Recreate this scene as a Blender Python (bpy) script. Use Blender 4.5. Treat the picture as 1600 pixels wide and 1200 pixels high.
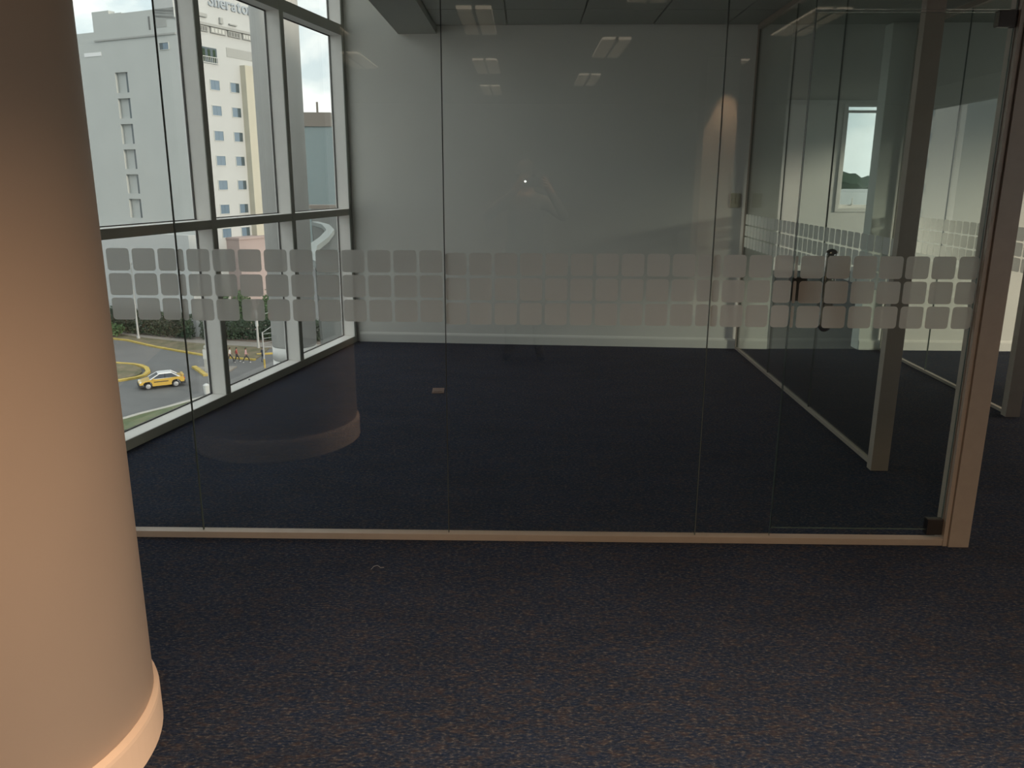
import bpy, bmesh, math, random
from mathutils import Vector, Matrix
random.seed(7)
sc = bpy.context.scene
for o in list(bpy.data.objects):
    bpy.data.objects.remove(o)
C = sc.collection
PI = math.pi

# ------------------------------------------------------------------ camera
cam_d = bpy.data.cameras.new('camera')
cam = bpy.data.objects.new('camera', cam_d)
C.objects.link(cam)
sc.camera = cam
F_PX, PITCH, YAW, ROLL = 1257.94, 0.2489025, -0.01523653, 0.00433146
cam_d.sensor_fit = 'HORIZONTAL'
cam_d.sensor_width = 36.0
cam_d.lens = 36.0 * F_PX / 1600.0
cam_d.clip_start = 0.02
cam_d.clip_end = 1500
_fw = Vector((0, math.cos(PITCH), -math.sin(PITCH)))
_up = Vector((0, math.sin(PITCH), math.cos(PITCH)))
_rt = Vector((1, 0, 0))
_rz = Matrix.Rotation(-YAW, 3, 'Z')
_fw, _up, _rt = _rz @ _fw, _rz @ _up, _rz @ _rt
_r2 = _rt * math.cos(ROLL) + _up * math.sin(ROLL)
_u2 = _up * math.cos(ROLL) - _rt * math.sin(ROLL)
M = Matrix((( _r2.x, _u2.x, -_fw.x), (_r2.y, _u2.y, -_fw.y), (_r2.z, _u2.z, -_fw.z))).to_4x4()
M.translation = Vector((0, 0, 1.5))
cam.matrix_world = M

# ------------------------------------------------------------------ world sky
w = bpy.data.worlds.new('sky')
sc.world = w
w.use_nodes = True
nt = w.node_tree
nt.nodes.clear()
def N(nt, typ, **kw):
    n = nt.nodes.new(typ)
    for k, v in kw.items():
        if k == 'inp':
            for a, b in v.items():
                n.inputs[a].default_value = b
        else:
            setattr(n, k, v)
    return n
def ramp(nt, stops, interp='LINEAR'):
    r = nt.nodes.new('ShaderNodeValToRGB')
    r.color_ramp.interpolation = interp
    el = r.color_ramp.elements
    while len(el) > 1:
        el.remove(el[-1])
    el[0].position, el[0].color = stops[0][0], (*stops[0][1], 1)
    for p, c in stops[1:]:
        e = el.new(p)
        e.color = (*c, 1)
    return r
tc = N(nt, 'ShaderNodeTexCoord')
sep = N(nt, 'ShaderNodeSeparateXYZ')
nt.links.new(tc.outputs['Generated'], sep.inputs[0])
grad = ramp(nt, [(0.0, (0.60, 0.60, 0.57)), (0.06, (0.44, 0.49, 0.50)), (0.30, (0.33, 0.405, 0.44)), (0.60, (0.60, 0.64, 0.66)), (1.0, (0.95, 0.98, 1.0))])
nt.links.new(sep.outputs['Z'], grad.inputs[0])
mp = N(nt, 'ShaderNodeMapping')
mp.inputs['Scale'].default_value = (1.0, 1.0, 2.2)
nt.links.new(tc.outputs['Generated'], mp.inputs[0])
cn = N(nt, 'ShaderNodeTexNoise', inp={'Scale': 6.0, 'Detail': 7.0, 'Roughness': 0.58, 'Distortion': 0.3})
nt.links.new(mp.outputs[0], cn.inputs[0])
cm = ramp(nt, [(0.42, (0, 0, 0)), (0.60, (1, 1, 1))])
nt.links.new(cn.outputs['Fac'], cm.inputs[0])
mixc = N(nt, 'ShaderNodeMixRGB')
mixc.inputs['Color2'].default_value = (0.64, 0.65, 0.63, 1)
nt.links.new(cm.outputs[0], mixc.inputs['Fac'])
nt.links.new(grad.outputs[0], mixc.inputs['Color1'])
bg = N(nt, 'ShaderNodeBackground', inp={'Strength': 1.12})
nt.links.new(mixc.outputs[0], bg.inputs['Color'])
wo = N(nt, 'ShaderNodeOutputWorld')
nt.links.new(bg.outputs[0], wo.inputs[0])

# ------------------------------------------------------------------ hazy sun from behind right
sun_d = bpy.data.lights.new('sun', 'SUN')
sun_d.energy = 1.4
sun_d.angle = math.radians(10)
sun_d.color = (1.0, 0.86, 0.71)
sun = bpy.data.objects.new('sun', sun_d)
C.objects.link(sun)
sun.rotation_euler = Vector((-0.85, 0.5, -0.20)).to_track_quat('-Z', 'Y').to_euler()

# ------------------------------------------------------------------ exposure, colour
sc.view_settings.view_transform = 'Standard'
sc.view_settings.look = 'None'
sc.view_settings.gamma = 1.0
sc.view_settings.exposure = 1.1
sc.view_settings.use_curve_mapping = False
sc.cycles.transparent_max_bounces = 32
sc.cycles.max_bounces = 10
sc.cycles.caustics_reflective = False
sc.cycles.caustics_refractive = False
sc.cycles.sample_clamp_indirect = 4.0

# ================================================================== helpers
def sig(o, label=None, cat=None, group=None, kind=None):
    if label: o['label'] = label
    if cat: o['category'] = cat
    if group: o['group'] = group
    if kind: o['kind'] = kind
    return o
def empty(name, loc=(0, 0, 0), rz=0.0, parent=None):
    o = bpy.data.objects.new(name, None)
    o.empty_display_size = 0.1
    C.objects.link(o)
    o.location = loc
    o.rotation_euler = (0, 0, rz)
    if parent: o.parent = parent
    return o
def link(name, me, mat=None, parent=None, loc=None, smooth=False):
    o = bpy.data.objects.new(name, me)
    C.objects.link(o)
    if mat is not None and not me.materials:
        for m in (mat if isinstance(mat, (list, tuple)) else [mat]):
            me.materials.append(m)
    if smooth:
        me.polygons.foreach_set('use_smooth', [True] * len(me.polygons))
    if parent: o.parent = parent
    if loc: o.location = loc
    return o
def bm_obj(name, bm, mat, parent=None, loc=None, smooth=False):
    me = bpy.data.meshes.new(name)
    bmesh.ops.recalc_face_normals(bm, faces=bm.faces)
    bm.to_mesh(me)
    bm.free()
    return link(name, me, mat, parent, loc, smooth)
def abox(bm, x0, x1, y0, y1, z0, z1, mi=0):
    v = [bm.verts.new(p) for p in ((x0,y0,z0),(x1,y0,z0),(x1,y1,z0),(x0,y1,z0),(x0,y0,z1),(x1,y0,z1),(x1,y1,z1),(x0,y1,z1))]
    fs = []
    for f in ((0,3,2,1),(4,5,6,7),(0,1,5,4),(1,2,6,5),(2,3,7,6),(3,0,4,7)):
        a = bm.faces.new([v[i] for i in f])
        a.material_index = mi
        fs.append(a)
    return v, fs
def box(name, x0, x1, y0, y1, z0, z1, mat, parent=None, bevel=0.0):
    bm = bmesh.new()
    abox(bm, x0, x1, y0, y1, z0, z1)
    if bevel:
        bmesh.ops.bevel(bm, geom=list(bm.edges), offset=bevel, segments=2, affect='EDGES', profile=0.7)
    return bm_obj(name, bm, mat, parent)
def ring(bm, x0, x1, z0, z1, t, y0, y1, axis='y', tb=None, tt=None):
    """closed rectangular frame in the xz plane (or the yz plane for axis 'x'), one connected piece"""
    tb = t if tb is None else tb
    tt = t if tt is None else tt
    o = [(x0, z0), (x1, z0), (x1, z1), (x0, z1)]
    i = [(x0 + t, z0 + tb), (x1 - t, z0 + tb), (x1 - t, z1 - tt), (x0 + t, z1 - tt)]
    P = (lambda a, y: (a[0], y, a[1])) if axis == 'y' else (lambda a, y: (y, a[0], a[1]))
    V = [[bm.verts.new(P(q, y)) for q in pts] for y in (y0, y1) for pts in (o, i)]
    of, if_, ob, ib = V
    for k in range(4):
        n = (k + 1) % 4
        bm.faces.new((of[k], of[n], if_[n], if_[k])); bm.faces.new((ob[k], ob[n], ib[n], ib[k]))
        bm.faces.new((of[k], of[n], ob[n], ob[k])); bm.faces.new((if_[k], if_[n], ib[n], ib[k]))
def prism(bm, poly, z0, z1, mi=0):
    a = [bm.verts.new((x, y, z0)) for x, y in poly]
    b = [bm.verts.new((x, y, z1)) for x, y in poly]
    n = len(poly)
    f = [bm.faces.new(a[::-1]), bm.faces.new(b)]
    for i in range(n):
        f.append(bm.faces.new((a[i], a[(i+1) % n], b[(i+1) % n], b[i])))
    for q in f: q.material_index = mi
def lathe(bm, prof, seg=32, c=(0, 0), closed=True):
    rings = []
    for r, z in prof:
        rings.append([bm.verts.new((c[0] + r*math.cos(2*PI*i/seg), c[1] + r*math.sin(2*PI*i/seg), z)) for i in range(seg)])
    for a, b in zip(rings, rings[1:]):
        for i in range(seg):
            bm.faces.new((a[i], a[(i+1) % seg], b[(i+1) % seg], b[i]))
    if closed:
        bm.faces.new(rings[0][::-1])
        bm.faces.new(rings[-1])
def tube(bm, p, q, r, seg=8, r2=None):
    p, q = Vector(p), Vector(q)
    d = (q - p).normalized()
    a = d.orthogonal().normalized()
    b = d.cross(a)
    r2 = r if r2 is None else r2
    A = [bm.verts.new(p + (a*math.cos(2*PI*i/seg) + b*math.sin(2*PI*i/seg))*r) for i in range(seg)]
    B = [bm.verts.new(q + (a*math.cos(2*PI*i/seg) + b*math.sin(2*PI*i/seg))*r2) for i in range(seg)]
    for i in range(seg):
        bm.faces.new((A[i], A[(i+1) % seg], B[(i+1) % seg], B[i]))
    bm.faces.new(A[::-1]); bm.faces.new(B)

# ================================================================== materials
def principled(name, col, rough=0.6, metal=0.0, spec=0.5, noise=0.0, nscale=8.0, bump=0.0, bscale=60.0, coat=0.0):
    m = bpy.data.materials.new(name)
    m.use_nodes = True
    t = m.node_tree
    b = t.nodes['Principled BSDF']
    b.inputs['Base Color'].default_value = (*col, 1)
    b.inputs['Roughness'].default_value = rough
    b.inputs['Metallic'].default_value = metal
    b.inputs['Specular IOR Level'].default_value = spec
    b.inputs['Coat Weight'].default_value = coat
    tcn = N(t, 'ShaderNodeTexCoord')
    if noise:
        nn = N(t, 'ShaderNodeTexNoise', inp={'Scale': nscale, 'Detail': 5.0, 'Roughness': 0.6})
        t.links.new(tcn.outputs['Object'], nn.inputs[0])
        r = ramp(t, [(0.3, tuple(c*(1-noise) for c in col)), (0.7, tuple(min(1, c*(1+noise)) for c in col))])
        t.links.new(nn.outputs['Fac'], r.inputs[0])
        t.links.new(r.outputs[0], b.inputs['Base Color'])
    if bump:
        bn = N(t, 'ShaderNodeTexNoise', inp={'Scale': bscale, 'Detail': 3.0})
        t.links.new(tcn.outputs['Object'], bn.inputs[0])
        bp = N(t, 'ShaderNodeBump', inp={'Strength': bump, 'Distance': 0.002})
        t.links.new(bn.outputs['Fac'], bp.inputs['Height'])
        t.links.new(bp.outputs[0], b.inputs['Normal'])
    return m
def glass(name, tint, r0=0.04, refl=(1, 1, 1)):
    m = bpy.data.materials.new(name)
    m.use_nodes = True
    t = m.node_tree
    t.nodes.clear()
    lw = N(t, 'ShaderNodeLayerWeight', inp={'Blend': 0.5})
    p = N(t, 'ShaderNodeMath', operation='POWER')
    p.inputs[1].default_value = 5.0
    t.links.new(lw.outputs['Facing'], p.inputs[0])
    ma = N(t, 'ShaderNodeMath', operation='MULTIPLY_ADD')
    ma.inputs[1].default_value = 1.0 - r0
    ma.inputs[2].default_value = r0
    t.links.new(p.outputs[0], ma.inputs[0])
    tr = N(t, 'ShaderNodeBsdfTransparent')
    tr.inputs[0].default_value = (*tint, 1)
    gl = N(t, 'ShaderNodeBsdfGlossy')
    gl.inputs['Color'].default_value = (*refl, 1)
    gl.inputs['Roughness'].default_value = 0.0
    mx = N(t, 'ShaderNodeMixShader')
    t.links.new(ma.outputs[0], mx.inputs[0])
    t.links.new(tr.outputs[0], mx.inputs[1])
    t.links.new(gl.outputs[0], mx.inputs[2])
    o = N(t, 'ShaderNodeOutputMaterial')
    t.links.new(mx.outputs[0], o.inputs[0])
    return m
def emis(name, col, s):
    m = bpy.data.materials.new(name)
    m.use_nodes = True
    t = m.node_tree
    t.nodes.clear()
    e = N(t, 'ShaderNodeEmission')
    e.inputs[0].default_value = (*col, 1)
    e.inputs[1].default_value = s
    o = N(t, 'ShaderNodeOutputMaterial')
    t.links.new(e.outputs[0], o.inputs[0])
    return m

def carpet_mat():
    m = principled('carpet', (0.02, 0.02, 0.025), rough=0.95, spec=0.15)
    t = m.node_tree
    b = t.nodes['Principled BSDF']
    co = N(t, 'ShaderNodeTexCoord')
    mpn = N(t, 'ShaderNodeMapping')
    mpn.inputs['Scale'].default_value = (0.5, 1.0, 1.0)
    t.links.new(co.outputs['Object'], mpn.inputs[0])
    n1 = N(t, 'ShaderNodeTexNoise', inp={'Scale': 135.0, 'Detail': 2.5, 'Roughness': 0.7})
    n2 = N(t, 'ShaderNodeTexNoise', inp={'Scale': 60.0, 'Detail': 2.0, 'Roughness': 0.5})
    n3 = N(t, 'ShaderNodeTexNoise', inp={'Scale': 5.0, 'Detail': 3.0})
    for n in (n1, n2, n3): t.links.new(mpn.outputs[0], n.inputs[0])
    r1 = ramp(t, [(0.36, (0.006, 0.012, 0.030)), (0.48, (0.015, 0.0235, 0.050)), (0.58, (0.046, 0.052, 0.070)), (0.69, (0.17, 0.155, 0.145))])
    t.links.new(n1.outputs['Fac'], r1.inputs[0])
    r2 = ramp(t, [(0.36, (0.010, 0.021, 0.052)), (0.5, (0.021, 0.028, 0.045)), (0.66, (0.068, 0.047, 0.036))])
    t.links.new(n2.outputs['Color'], r2.inputs[0])
    mx = N(t, 'ShaderNodeMixRGB')
    mx.inputs[0].default_value = 0.45
    t.links.new(r1.outputs[0], mx.inputs[1]); t.links.new(r2.outputs[0], mx.inputs[2])
    mu = N(t, 'ShaderNodeMixRGB', blend_type='MULTIPLY')
    mu.inputs[0].default_value = 0.6
    r3 = ramp(t, [(0.3, (0.75, 0.75, 0.75)), (0.7, (1.1, 1.1, 1.1))])
    t.links.new(n3.outputs['Fac'], r3.inputs[0])
    t.links.new(mx.outputs[0], mu.inputs[1]); t.links.new(r3.outputs[0], mu.inputs[2])
    t.links.new(mu.outputs[0], b.inputs['Base Color'])
    bp = N(t, 'ShaderNodeBump', inp={'Strength': 0.9, 'Distance': 0.006})
    t.links.new(n1.outputs['Fac'], bp.inputs['Height'])
    t.links.new(bp.outputs[0], b.inputs['Normal'])
    return m

MAT = {}
MAT['carpet'] = carpet_mat()
MAT['wall'] = principled('wall_paint', (0.78, 0.77, 0.72), 0.7, noise=0.02, nscale=2.0, bump=0.05, bscale=300)
MAT['wall_grey'] = principled('wall_paint_grey', (0.42, 0.38, 0.33), 0.7, noise=0.03, nscale=2.0)
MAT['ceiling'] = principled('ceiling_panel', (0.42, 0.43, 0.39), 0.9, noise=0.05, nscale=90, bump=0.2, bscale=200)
MAT['column'] = principled('column_paint', (0.66, 0.47, 0.34), 0.6, noise=0.015, nscale=3, bump=0.04, bscale=150)
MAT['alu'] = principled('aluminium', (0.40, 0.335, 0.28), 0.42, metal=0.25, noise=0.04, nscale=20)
MAT['alu_shade'] = principled('aluminium_shaded', (0.30, 0.30, 0.265), 0.5, metal=0.1)  # darker copy of the frame aluminium, shade put into its colour
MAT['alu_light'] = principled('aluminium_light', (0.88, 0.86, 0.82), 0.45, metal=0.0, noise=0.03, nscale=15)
MAT['chrome'] = principled('chrome', (0.34, 0.32, 0.30), 0.12, metal=1.0)
MAT['bronze'] = principled('dark_fitting', (0.07, 0.06, 0.055), 0.35, metal=0.6)
MAT['gasket'] = principled('gasket', (0.015, 0.015, 0.015), 0.7)
MAT['plastic'] = principled('beige_plastic', (0.52, 0.49, 0.38), 0.45)
MAT['glass'] = glass('clear_glass', (0.952, 0.962, 0.952))
MAT['glass_green'] = glass('green_glass', (0.885, 0.92, 0.905))
MAT['glass_out'] = glass('facade_glass', (0.985, 0.99, 0.985), 0.025)
MAT['glass_edge'] = principled('glass_edge', (0.09, 0.115, 0.10), 0.15, spec=0.7)
MAT['silicone'] = principled('silicone', (0.10, 0.11, 0.10), 0.4)
def film_mat():
    m = bpy.data.materials.new('frosted_film')
    m.use_nodes = True
    t = m.node_tree
    t.nodes.clear()
    d = N(t, 'ShaderNodeBsdfDiffuse'); d.inputs[0].default_value = (0.82, 0.785, 0.735, 1)
    tl = N(t, 'ShaderNodeBsdfTranslucent'); tl.inputs[0].default_value = (0.97, 0.96, 0.92, 1)
    tr = N(t, 'ShaderNodeBsdfTransparent'); tr.inputs[0].default_value = (0.9, 0.92, 0.9, 1)
    a = N(t, 'ShaderNodeMixShader'); a.inputs[0].default_value = 0.58
    t.links.new(d.outputs[0], a.inputs[1]); t.links.new(tl.outputs[0], a.inputs[2])
    b = N(t, 'ShaderNodeMixShader'); b.inputs[0].default_value = 0.10
    t.links.new(a.outputs[0], b.inputs[1]); t.links.new(tr.outputs[0], b.inputs[2])
    o = N(t, 'ShaderNodeOutputMaterial'); t.links.new(b.outputs[0], o.inputs[0])
    return m
MAT['film'] = film_mat()

# ================================================================== room shell
DY = 3.195            # plane of the front glass
CEIL = 2.76
P0 = Vector((-1.592, 7.511, 0.0))                 # inner corner of the window wall and the back wall
TD = Vector((-0.2009, -0.9796, 0.0))              # along the window wall, towards the viewer
ND = Vector((-0.9796, 0.2009, 0.0))               # outwards
def fac_pt(s, n, z=0.0):
    p = P0 + TD*s + ND*n
    return (p.x, p.y)
bm = bmesh.new()
pl = [fac_pt(-0.3, 0.13), fac_pt(16.2, 0.13), (8.2, -8.4), (8.2, 14.3), (0.8, 14.3), (0.8, 7.9)]
prism(bm, pl[::-1], -0.35, 0.0)
sig(bm_obj('floor', bm, MAT['carpet']), 'dark flecked blue-black carpet covering the whole floor', 'floor', kind='structure')
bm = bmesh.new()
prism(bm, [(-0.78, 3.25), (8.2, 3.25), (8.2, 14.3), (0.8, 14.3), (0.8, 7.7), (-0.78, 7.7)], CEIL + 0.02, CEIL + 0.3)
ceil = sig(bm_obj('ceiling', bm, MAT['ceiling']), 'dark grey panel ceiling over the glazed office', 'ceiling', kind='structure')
bm = bmesh.new(); abox(bm, -0.30, 0.30, -0.30, 0.30, 0, 0.022)
bmesh.ops.bevel(bm, geom=[e for e in bm.edges if all(v.co.z < 0.001 for v in e.verts)], offset=0.004, segments=1, affect='EDGES')
tile_me = None
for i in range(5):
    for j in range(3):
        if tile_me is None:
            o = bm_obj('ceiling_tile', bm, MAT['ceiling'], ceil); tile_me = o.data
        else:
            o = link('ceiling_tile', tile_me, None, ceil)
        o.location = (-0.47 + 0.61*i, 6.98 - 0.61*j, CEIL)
bm = bmesh.new()
prism(bm, [fac_pt(-0.3, 0.13), fac_pt(4.42, 0.13), (-1.113, 3.195), (-1.113, 7.7)], 3.4, 3.6)
sig(bm_obj('ceiling_cove', bm, MAT['wall']), 'raised ceiling recess running along the window wall', 'ceiling', kind='structure')
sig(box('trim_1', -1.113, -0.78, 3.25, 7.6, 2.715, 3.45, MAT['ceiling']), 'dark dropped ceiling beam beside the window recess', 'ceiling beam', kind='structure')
bm = bmesh.new()
prism(bm, [fac_pt(4.45, 0.13), fac_pt(16.2, 0.13), (8.2, -8.4), (8.2, 3.25), (-1.0, 3.25)], CEIL, CEIL + 0.3)
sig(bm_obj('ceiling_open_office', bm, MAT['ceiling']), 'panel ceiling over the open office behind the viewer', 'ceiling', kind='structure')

# back wall (slightly out of square), with jamb end
def wall_line(name, a, b, th, z0, z1, mat, lab, back=1):
    a, b = Vector((*a, 0)), Vector((*b, 0))
    d = (b - a).normalized()
    n = Vector((-d.y, d.x, 0)) * back
    bm = bmesh.new()
    q = [a, b, b + n*th, a + n*th]
    prism(bm, [(v.x, v.y) for v in q], z0, z1)
    return sig(bm_obj(name, bm, mat), lab, 'wall', kind='structure'), d, n
def base_line(name, a, b, th, h, mat, lab):
    a, b = Vector((*a, 0)), Vector((*b, 0))
    d = (b - a).normalized(); n = Vector((d.y, -d.x, 0))
    bm = bmesh.new()
    prof = [(0, 0), (th, 0), (th, h - 0.022), (th*0.55, h - 0.008), (0, h)]
    A = [bm.verts.new((a + n*p + Vector((0, 0, z)))) for p, z in prof]
    B = [bm.verts.new((b + n*p + Vector((0, 0, z)))) for p, z in prof]
    k = len(prof)
    for i in range(k): bm.faces.new((A[i], B[i], B[(i+1) % k], A[(i+1) % k]))
    bm.faces.new(A[::-1]); bm.faces.new(B)
    return sig(bm_obj(name, bm, mat), lab, 'baseboard', kind='structure')
wall_line('wall_back', (-1.62, 7.515), (2.224, 7.285), 0.16, 0, 3.45, MAT['wall'], 'plain off-white back wall of the glazed office')
base_line('baseboard_back', (-1.56, 7.512), (2.224, 7.285), 0.014, 0.095, MAT['wall'], 'off-white baseboard along the back wall of the glazed office')
wall_line('wall_back_right', (3.055, 7.285), (8.1, 7.26), 0.16, 0, 2.9, MAT['wall'], 'cream wall right of the passage opening')
base_line('baseboard_back_right', (3.06, 7.285), (8.1, 7.26), 0.014, 0.095, MAT['wall'], 'cream baseboard below the wall right of the passage')
# far room behind the passage opening, with its window
WX0, WX1, WZ0, WZ1 = 5.28, 6.02, 1.05, 2.69
bm = bmesh.new()
ring(bm, WX0 - 1.2, WX1 + 0.4, 0, 2.9, 0.4, 14.0, 14.2, tb=WZ0, tt=2.9 - WZ1)
for v in bm.verts:
    if abs(v.co.x - (WX0 - 0.8)) < 1e-4: v.co.x = WX0
    if abs(v.co.x - (WX0 - 1.2)) < 1e-4: v.co.x = 0.8
sig(bm_obj('wall_far', bm, MAT['wall']), 'pale wall at the far end with the narrow window', 'wall', kind='structure')
bm = bmesh.new(); ring(bm, WX1 + 0.4, 8.2, 0, 2.9, 0.3, 14.0, 14.2, tb=0.9, tt=0.4)  # hidden bay, its opening added to brighten the far room
sig(bm_obj('wall_far_right', bm, MAT['wall']), 'right bay of the far wall with an unseen window opening added for daylight', 'wall', kind='structure')
bm = bmesh.new(); ring(bm, 7.66, 14.0, 0, 2.9, 0.5, 0.8, 0.95, axis='x', tb=0.4, tt=0.4)  # hidden opening added to let sky light into the far room
sig(bm_obj('wall_far_left', bm, MAT['wall']), 'left wall of the far room with an unseen window opening added for daylight', 'wall', kind='structure')
# unseen right outer wall: openings shaped to let daylight in, solid bay blocks sun
sig(box('wall_right_blocker', 8.0, 8.2, -1.7, 3.0, 0, 2.9, MAT['wall']), 'unseen solid bay of the right outer wall, keeping sun off the glazed office', 'wall', kind='structure')  # out-of-view bay closed to stop sun reaching the glazed office
for nm, y0, y1, t in (('wall_right', -8.4, -1.7, 0.5), ('wall_right_middle', 3.0, 7.3, 0.3), ('wall_right_far', 7.3, 14.3, 0.4)):
    bm = bmesh.new(); ring(bm, y0, y1, 0, 2.9, t, 8.0, 8.2, axis='x', tb=0.25, tt=0.3)
    sig(bm_obj(nm, bm, MAT['wall']), {'wall_right': 'right outer wall behind the viewer, unseen, with an opening shaped to admit the sun', 'wall_right_middle': 'right outer wall beyond the second partition with a wide window', 'wall_right_far': 'right outer wall of the far room with an unseen opening added for daylight'}[nm], 'wall', kind='structure')
sig(box('wall_rear', -6.0, 8.2, -8.4, -8.2, 0, 2.9, MAT['wall_grey']), 'wall behind the viewer', 'wall', kind='structure')
bm = bmesh.new()
prism(bm, [fac_pt(4.75, 0.0), fac_pt(16.2, 0.0), fac_pt(16.2, 0.15), fac_pt(4.75, 0.15)], 0, 3.0)
sig(bm_obj('wall_left_rear', bm, MAT['wall_grey']), 'plain wall left of the viewer behind the column', 'wall', kind='structure')
bm = bmesh.new()
prism(bm, [(-2.49, 3.16), (-1.113, 3.16), (-1.113, 3.23), (-2.47, 3.23)], CEIL, 3.45)
sig(bm_obj('wall_bulkhead', bm, MAT['wall']), 'bulkhead above the front glass beside the windows', 'wall', kind='structure')

# ------------------------------------------------------------------ window wall on the left
fa = empty('wall_left', P0, math.atan2(TD.y, TD.x))       # local +x towards the viewer, local -y outwards
sig(fa, 'window wall of aluminium mullions overlooking the street', 'window wall', kind='structure')
DEP = 0.125
def fbox(name, s0, s1, n0, n1, z0, z1, mat, bevel=0.0, parent=fa):
    return box(name, s0, s1, -n1, -n0, z0, z1, mat, parent, bevel)
S_END = 4.75
fbox('sill', -0.02, S_END, -0.004, DEP, 0.0, 0.06, MAT['alu_light'], 0.002)
fbox('sill_shade', -0.02, S_END, -0.010, -0.004, 0.0, 0.0585, MAT['alu_shade'])  # dark strips added over room-side faces stand for their shade
mull = [0.0, 1.10, 2.195, 3.30, 4.40]
for s in mull:
    fbox('mullion', s, s + 0.055, 0.0, DEP, 0.06, 3.4, MAT['alu_light'], 0.002)
    fbox('mullion_shade', s, s + 0.054, -0.006, 0.0, 0.06, 3.4, MAT['alu_shade'])
segs = list(zip([m + 0.055 for m in mull], mull[1:] + [S_END]))
for k, (a, b) in enumerate(segs):
    for z0, z1 in ((1.178, 1.235), (2.70, 2.785)):
        fbox('transom', a, b, 0.002, DEP, z0, z1, MAT['alu_light'], 0.002)
        fbox('transom_shade', a, b, -0.005, 0.002, z0, z1 - 0.001, MAT['alu_shade'])
    for z0, z1 in ((0.06, 1.178), (1.235, 2.70), (2.785, 3.4)):
        p = fbox('pane', a + 0.0005, b - 0.0005, DEP - 0.028, DEP - 0.020, z0 + 0.0005, z1 - 0.0005, MAT['glass_out'])
        bm = bmesh.new(); ring(bm, a, b, z0, z1, 0.006, -(DEP - .008), -(DEP - .020), axis='y')
        bm_obj('gasket', bm, MAT['gasket'], p)

# ------------------------------------------------------------------ glass partitions with frosted squares
SQ, GAPX, PITX, PITZ = 0.0885, 0.0115, 0.1, 0.0985
_sqmesh = {}
def square_mesh(wd, ht=SQ, r=0.013):
    key = round(wd, 3)
    if key in _sqmesh: return _sqmesh[key]
    r = min(r, wd*0.45)
    pts = []
    for cx, cz, a0 in ((wd/2-r, ht/2-r, 0), (-wd/2+r, ht/2-r, 90), (-wd/2+r, -ht/2+r, 180), (wd/2-r, -ht/2+r, 270)):
        for k in range(5):
            a = math.radians(a0 + 22.5*k)
            pts.append((cx + r*math.cos(a), 0, cz + r*math.sin(a)))
    me = bpy.data.meshes.new('frosted_square')
    me.from_pydata(pts, [], [list(range(len(pts)))])
    me.materials.append(MAT['film'])
    _sqmesh[key] = me
    return me
def glass_panel(parent, x0, x1, z0, z1, gmat, y=0.0, th=0.010, name='glass_panel'):
    bm = bmesh.new()
    v, f = abox(bm, x0, x1, y - th/2, y + th/2, z0, z1)
    for q in f: q.material_index = 1
    f[2].material_index = 0; f[4].material_index = 0
    return bm_obj(name, bm, [gmat, MAT['glass_edge']], parent)
def squares(panel, x0, x1, gap0, zb, y, pit=PITX):
    """squares between the gaps gap0 + k*pitch, cut off at the panel's edges"""
    k = math.floor((x0 - gap0)/pit)
    while gap0 + k*pit < x1:
        a = max(gap0 + k*pit + GAPX/2, x0 + 0.002)
        b = min(gap0 + (k+1)*pit - GAPX/2, x1 - 0.002)
        if b - a > 0.008:
            for r in range(3):
                link('frosted_square', square_mesh(b - a), None, panel, ((a+b)/2, y, zb + SQ/2 + r*PITZ))
        k += 1
# front partition: local frame = world, plane y = DY
fp = empty('wall_front', (0, DY, 0))
sig(fp, 'frameless glass partition with a band of frosted squares', 'glass wall', kind='structure')
TOP = CEIL - 0.02
panels = [(-2.46, -1.3792, -1.3565, 0.945), (-1.3758, -0.3187, -0.627, 0.943), (-0.3153, 0.7343, -0.225, 0.934), (0.7377, 1.0525, 0.774, 0.932)]
for x0, x1, g, zb in panels:
    p = glass_panel(fp, x0, x1, 0.012, TOP, MAT['glass'])
    squares(p, x0, x1, g, zb, -0.0056, 0.1025 if x0 < -1 else PITX)
p = glass_panel(fp, 1.055, 1.776, 2.105, TOP, MAT['glass'], name='transom_panel')
for x in (-1.3775, -0.317, 0.736):
    box('silicone_joint', x - 0.0015, x + 0.0015, -0.003, 0.003, 0.02, TOP, MAT['silicone'], fp)
box('bottom_rail', -2.46, 1.785, -0.022, 0.022, 0.0, 0.028, MAT['alu'], fp, 0.002)
box('top_rail', -2.46, 1.785, -0.022, 0.022, TOP, CEIL, MAT['alu'], fp, 0.002)
bm = bmesh.new()
prism(bm, [(1.780, -0.026), (1.797, -0.026), (1.797, -0.020), (1.800, -0.020), (1.800, -0.035), (1.884, -0.035), (1.884, 0.055), (1.800, 0.055), (1.800, 0.040), (1.797, 0.040), (1.797, 0.046), (1.780, 0.046)], 0, CEIL)
bm_obj('corner_post', bm, MAT['alu'], fp)

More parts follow.
